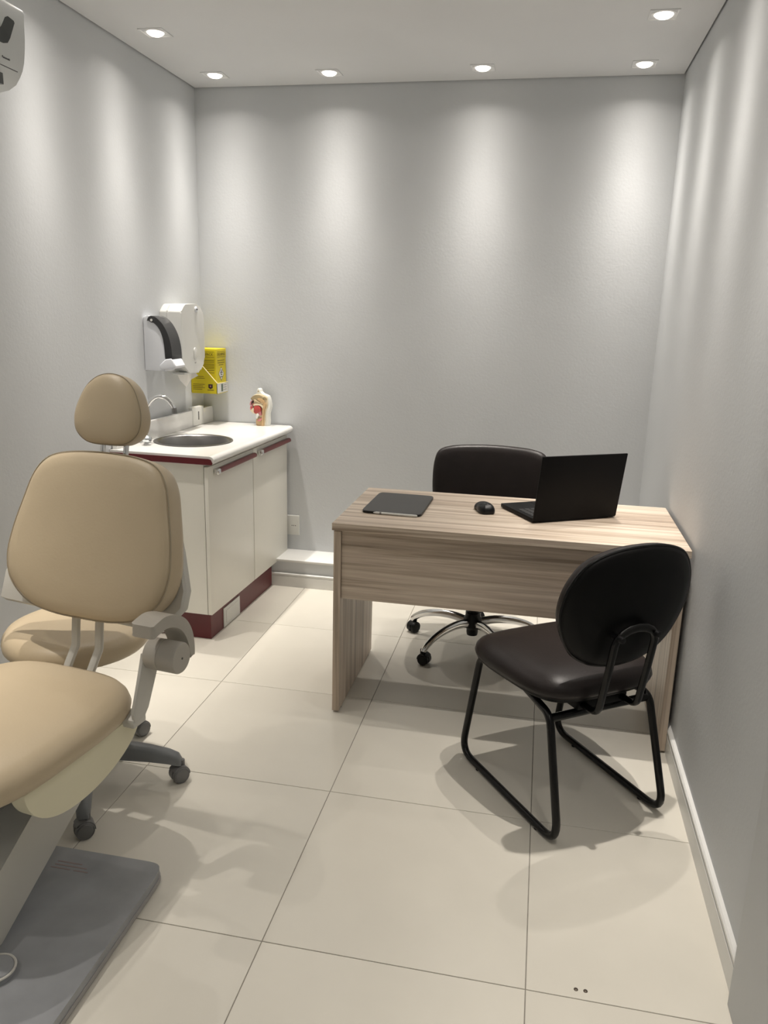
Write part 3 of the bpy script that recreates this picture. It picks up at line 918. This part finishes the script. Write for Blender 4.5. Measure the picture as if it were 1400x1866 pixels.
relief('larynx', [(510, 1210), (600, 1190), (700, 1190), (740, 1230), (735, 1440), (515, 1440)], 'flesh_tan', -0.024, -0.015)
relief('vocal_fold', [(560, 1250), (640, 1230), (690, 1180), (720, 1210), (660, 1280), (580, 1290)], 'lip_pink', -0.028, -0.015)
MB().lathe([(0, -0.0115), (0.004, -0.0115), (0.004, -0.010), (0, -0.010)], 12, ((555 - 690) * U, 0, (1440 - 340) * U), 'y').build('hanging_hole', 'brain_olive', am)

# ------------------------------------------------------------------ air conditioner on the left wall
ac = thing('air_conditioner', (XL, 0.0, 2.09), 0, 'white split air conditioner high on the left wall at the picture edge', 'air conditioner')
prof = [(0.001, 0.006), (0.099, 0.0), (0.128, 0.005), (0.154, 0.019), (0.170, 0.040), (0.178, 0.056), (0.186, 0.080), (0.192, 0.116), (0.196, 0.160), (0.199, 0.214), (0.196, 0.222), (0.150, 0.248), (0.001, 0.255)]


def acx(z):
    for (xa, za), (xb, zb) in zip(prof[1:10], prof[2:10]):
        if za <= z <= zb:
            return xa + (xb - xa) * (z - za) / (zb - za)
    return 0.199


MB().prism(prof, 'y', -0.52, 0.305, 0.003, 2).build('casing', 'ac_white', ac)


def ac_patch(name, yz, material, th, inset=0.0):
    b = MB()
    n = len(yz)
    v = [(acx(z) - 0.002, y, z) for y, z in yz] + [(acx(z) + th, y, z) for y, z in yz]
    b._add(v, [tuple(range(n)), tuple(range(n, 2 * n))] + [(i, (i + 1) % n, n + (i + 1) % n, n + i) for i in range(n)])
    return b.build(name, material, ac, smooth=0)


ac_patch('display_window', [(0.226, 0.183), (0.253, 0.179), (0.256, 0.174), (0.235, 0.128), (0.224, 0.112), (0.205, 0.106), (0.165, 0.105), (0.165, 0.118), (0.197, 0.150), (0.214, 0.177)], 'ac_dark', 0.0012)
ac_patch('panel_seam', [(-0.51, 0.0495), (0.285, 0.0495), (0.285, 0.0515), (-0.51, 0.0515)], 'ac_print', 0.0006)
vn = MB().box((0.120, -0.44, -0.002), (0.1745, 0.215, 0.030), 0.002, mtx=None).build('air_outlet', 'ac_dark', ac)
fm = Matrix.Translation((0.152, -0.11, 0.010)) @ Matrix.Rotation(R(-52), 4, 'Y')
MB().box((-0.028, -0.325, 0.001), (0.020, 0.315, 0.005), 0.0015, 2).build('flap', 'ac_white', ac, mtx=fm)
lettering('maker_name', 'Panasonic', 0.0095, ac, frame3((0, 1, 0), (0.11, 0, 0.994), (0.994, 0, -0.11), (acx(0.071) + 0.0010, 0.222, 0.071)), 'ac_print', 0.0004)

# ------------------------------------------------------------------ doctor's stool
DS = Vector((-0.764, -0.117, 0))
sl = thing('rolling_stool', DS, 0, 'round beige stool on a grey wheeled star base behind the exam chair', 'stool')
for k in range(5):
    a = R(12 + 72 * k) if k else R(12.5)
    d = Vector((math.cos(a), math.sin(a), 0))
    q = d.cross(Vector((0, 0, 1)))
    b = MB()
    secs = [(0.02, 0.115, 0.027, 0.030), (0.10, 0.112, 0.026, 0.027), (0.20, 0.100, 0.024, 0.022), (0.262, 0.088, 0.021, 0.019), (0.290, 0.078, 0.018, 0.017), (0.299, 0.068, 0.013, 0.010)]
    rings = []
    for rr, zc, hw, hh in secs:
        rings.append([b.bm.verts.new(d * rr + q * (hw * x) + Vector((0, 0, zc + hh * z))) for x, z in ((-1, -1), (1, -1), (1, 0.35), (0.6, 0.9), (0, 1), (-0.6, 0.9), (-1, 0.35))])
    for A, B in zip(rings, rings[1:]):
        for i in range(7):
            b.bm.faces.new((A[i], A[(i + 1) % 7], B[(i + 1) % 7], B[i]))
    b.bm.faces.new(rings[0])
    b.bm.faces.new(rings[-1][::-1])
    b.build('leg', 'stool_grey', sl, 50)
    caster(sl, *(d * 0.290).xy, R((-128, -118, 20, 100, -138)[k]), 'caster_grey', 'caster_grey', 0.0265, 0.07)
MB().lathe([(0, 0.085), (0.045, 0.085), (0.050, 0.10), (0.046, 0.145), (0.034, 0.155), (0.034, 0.30), (0.022, 0.305), (0.022, 0.45)], 28).build('gas_column', 'stool_grey', sl)
MB().lathe([(0, 0.440), (0.13, 0.440), (0.13, 0.458), (0, 0.458)], 28).build('seat_plate', 'dark_grey', sl)
so = [(0.212 * math.cos(2 * PI * k / 56), 0.212 * math.sin(2 * PI * k / 56)) for k in range(56)]
MB().cushion(so, [(0.03, 0.432), (0.012, 0.436), (0.002, 0.448), (0, 0.464), (0.004, 0.480), (0.014, 0.494), (0.030, 0.502), (0.048, 0.505), (0.35, 0.508), (0.7, 0.508)], mtx=Matrix.Translation((-0.006, 0.016, 0.022))).build('seat', 'beige_vinyl', sl, 60)

# ------------------------------------------------------------------ exam chair
EO = Vector((-0.665, -0.600, 0))
ex = thing('exam_chair', EO, R(-8.3), 'beige medical exam chair with tall back, headrest and armrest in the left foreground', 'exam chair')
# seat cushion
so = superell(0.250, 0.300, 3.4, 56)
MB().cushion(so, [(0.035, 0.436), (0.012, 0.440), (0.0, 0.452), (-0.003, 0.468), (0.004, 0.488), (0.018, 0.504), (0.040, 0.514), (0.30, 0.521), (0.7, 0.523)], mtx=Matrix.Translation((0, -0.018, 0))).build('seat', 'beige_vinyl', ex, 60)
# skirt under the seat: rounded side shells
for s in (-1, 1):
    pts = [(0.030 + 0.200 * math.cos(t) - 0.03 * math.sin(t) * math.sin(t), 0.440 + 0.118 * math.sin(t)) for t in [PI + PI * k / 28 for k in range(29)]]
    a, b_ = sorted((s * 0.230, s * 0.188))
    MB().prism(pts, 'x', a, b_, 0.006, 3).build('seat_skirt', 'chair_cream', ex)
MB().box((-0.19, -0.26, 0.410), (0.19, 0.22, 0.440), 0.004).build('seat_frame', 'dark_grey', ex)
# backrest
recl = R(17)
mbk = Matrix.Translation((0.021, 0.280, 0.643)) @ Matrix.Rotation(R(90) - recl, 4, 'X')
bo = mirror_loop([(0, 0), (0.10, 0.004), (0.180, 0.024), (0.240, 0.074), (0.262, 0.140), (0.256, 0.215), (0.236, 0.302), (0.213, 0.378), (0.174, 0.424), (0.105, 0.444), (0, 0.450)])
bo = [(p.x, p.y) for p in smooth_loop(bo, 5)]


def eback(p):
    return Vector((p.x, p.y, p.z + 0.25 * p.x * p.x))


bk = MB().cushion(bo, [(0.02, -0.070), (0.004, -0.064), (0.0, -0.05), (-0.002, -0.02), (0.0, -0.004), (0.006, 0.006), (0.018, 0.013), (0.040, 0.018), (0.3, 0.021), (0.7, 0.022)], mtx=mbk, centre=(0, 0.22), bend=eback).build('backrest', 'beige_vinyl', ex, 60)
MB().tube([mbk @ eback(Vector((p[0], p[1], 0.0005))) for p in bo], 0.0016, 6, closed=True).build('piping', 'beige_piping', bk)
# rear shell with side wings
shp = [(-0.31, 0.004), (0.20, -0.012), (0.266, 0.060), (0.270, 0.110), (0.235, 0.21), (0.16, 0.38), (0, 0.42), (-0.16, 0.38), (-0.24, 0.20), (-0.325, 0.090), (-0.33, 0.012)]
MB().cushion(shp, [(0.02, -0.108), (0.0, -0.100), (0.0, -0.078), (0.006, -0.071)], mtx=mbk, centre=(0, 0.2), bend=eback).build('back_shell', 'chair_plastic', ex, 40)
# headrest with two chrome posts
mh = mbk @ Matrix.Translation((-0.010, 0.472, -0.012)) @ Matrix.Rotation(R(5), 4, 'X')
ho = mirror_loop([(0, 0), (0.06, 0.005), (0.098, 0.032), (0.108, 0.072), (0.098, 0.114), (0.074, 0.158), (0.040, 0.184), (0, 0.192)])
ho = [(p.x, p.y) for p in smooth_loop(ho, 6)]
hd = MB().cushion(ho, [(0.02, -0.052), (0.004, -0.047), (0, -0.036), (-0.001, -0.012), (0.0, 0.0), (0.006, 0.010), (0.016, 0.017), (0.034, 0.022), (0.35, 0.024), (0.7, 0.0245)], mtx=mh, centre=(0, 0.09)).build('headrest', 'beige_vinyl', ex, 60)
MB().tube([mh @ Vector((p[0], p[1], 0.001)) for p in ho], 0.0014, 6, closed=True).build('piping', 'beige_piping', hd)
for x in (-0.036, 0.040):
    MB().tube([mbk @ Vector((x, 0.37, -0.045)), mbk @ Vector((x, 0.52, -0.030))], 0.0075, 14).build('headrest_post', 'chrome', ex)
# bars carrying the backrest
for x in (-0.036, 0.042):
    top = mbk @ Vector((x, 0.09, -0.075))
    MB().tube(fillet([top, (x, 0.322, 0.625), (x, 0.312, 0.545), (x - 0.012, 0.258, 0.448), (x - 0.012, 0.16, 0.442)], [0.04, 0.03, 0.02], 5), 0.0125, 10, flat=0.8, up=(1, 0, 0)).build('back_bar', 'chair_plastic', ex)


# armrests: hook-shaped arm over a pivot drum, on a flat bracket
def armrest(s, off=0.0):
    outer = smooth_loop([(0.158, 0.716), (0.18, 0.721), (0.215, 0.724), (0.262, 0.710), (0.300, 0.682), (0.323, 0.642), (0.330, 0.597), (0.328, 0.572)], 4, closed=False)
    inner = smooth_loop([(0.157, 0.684), (0.18, 0.689), (0.215, 0.692), (0.252, 0.680), (0.280, 0.658), (0.299, 0.626), (0.308, 0.594), (0.312, 0.570)], 4, closed=False)
    a, b = sorted((s * (0.272 + off), s * (0.336 + off)))
    ar = MB().prism([(p.x, p.y) for p in outer] + [(p.x, p.y) for p in reversed(inner)], 'x', a, b, 0.012, 4).build('armrest', 'arm_grey', ex)
    q = [(0, 0.262), (0.039, 0.262), (0.0405, 0.265), (0.0405, 0.300), (0.039, 0.301), (0.039, 0.303), (0.0405, 0.304), (0.0405, 0.348), (0.038, 0.352), (0, 0.3535)]
    dr = MB().lathe([(p[0], s * (p[1] + off)) for p in q], 36, (0, 0.246, 0.602), 'x').build('arm_pivot', 'arm_grey', ex)
    MB().lathe([(0, s * (0.353 + off)), (0.003, s * (0.353 + off)), (0.003, s * (0.3545 + off)), (0, s * (0.3545 + off))], 10, (0, 0.246, 0.602), 'x').build('pivot_screw', 'dark_grey', dr)
    b = MB()
    b.prism([(0.212, 0.612), (0.280, 0.612), (0.272, 0.560), (0.222, 0.462), (0.206, 0.446), (0.165, 0.446), (0.160, 0.470), (0.196, 0.560)], 'x', s * (0.254 + off), s * (0.264 + off), 0.003)
    b.box((min(s * 0.16, s * (0.262 + off)), 0.160, 0.428), (max(s * 0.16, s * (0.262 + off)), 0.212, 0.452), 0.006)
    b.build('arm_bracket', 'chair_plastic', ex)


armrest(1)
armrest(-1, 0.05)

# lifting arm and base (not turned with the seat)
rel = Matrix.Rotation(R(8.3), 4, 'Z') @ Matrix.Translation(-EO)      # world -> chair space


def exw(b, name, material, parent=ex, smooth=35):
    return b.build(name, material, parent, smooth, mtx=rel)


lift = [(-0.44, 0.190), (-0.42, 0.375), (-0.50, 0.375), (-0.66, 0.280), (-0.80, 0.212), (-1.00, 0.130), (-1.16, 0.060), (-1.17, 0.036), (-0.80, 0.036)]
exw(MB().prism(lift, 'x', -0.80, -0.556, 0.012, 3), 'lift_arm', 'chair_plastic')
exw(MB().box((-0.78, -0.62, 0.35), (-0.565, -0.44, 0.425), 0.01), 'lift_head', 'dark_grey')
pl = exw(MB().prism([(p[0] - 0.660, p[1] - 0.930) for p in superell(0.336, 0.462, 26, 80)], 'z', 0.014, 0.038, 0.010, 3), 'base_plate', 'base_grey')
exw(MB().prism([(p[0] - 0.660, p[1] - 0.930) for p in superell(0.338, 0.464, 26, 80)], 'z', 0.004, 0.0165, 0.002), 'base_rim', 'base_trim', pl)
exw(MB().prism([(p[0] - 0.660, p[1] - 0.930) for p in superell(0.326, 0.452, 26, 80)], 'z', 0.0, 0.005), 'base_foot', 'dark_grey', pl)
for k, (xa, xb) in enumerate(((-0.60, -0.53), (-0.60, -0.51), (-0.605, -0.55), (-0.54, -0.50))):
    y = -0.520 - 0.012 * min(k, 2)
    exw(MB().box((xa, y - 0.002, 0.0379), (xb, y + 0.002, 0.0383)), 'printed_line', 'print_red', pl, 0)
pdl = exw(MB().lathe([(0, 0.038), (0.038, 0.038), (0.038, 0.050), (0.034, 0.056), (0, 0.058)], 32, (-0.515, -0.875, 0)), 'foot_pedal', 'base_grey')
exw(MB().tube([(-0.515 + 0.0385 * math.cos(2 * PI * k / 32), -0.875 + 0.0385 * math.sin(2 * PI * k / 32), 0.053) for k in range(32)], 0.003, 8, closed=True), 'pedal_ring', 'chair_plastic', pdl)

# two small floor screws near the right wall, and one near the base
for x, y, lb in ((0.731, -0.595, 'small dark floor screw, left one of the pair near the right wall'), (0.752, -0.595, 'small dark floor screw, right one of the pair near the right wall')):
    t = thing('floor_screw', (x, y, 0), 0, lb, 'screw', 'screws in the floor tile')
    MB().lathe([(0, 0.0022), (0.002, 0.0022), (0.0046, 0.001), (0.005, 0.0001), (0, 0.0001)], 14).build('head', 'brass_dark', t)
    MB().box((-0.003, -0.0005, 0.0019), (0.003, 0.0005, 0.0025)).build('slot', 'print_black', t, smooth=0)
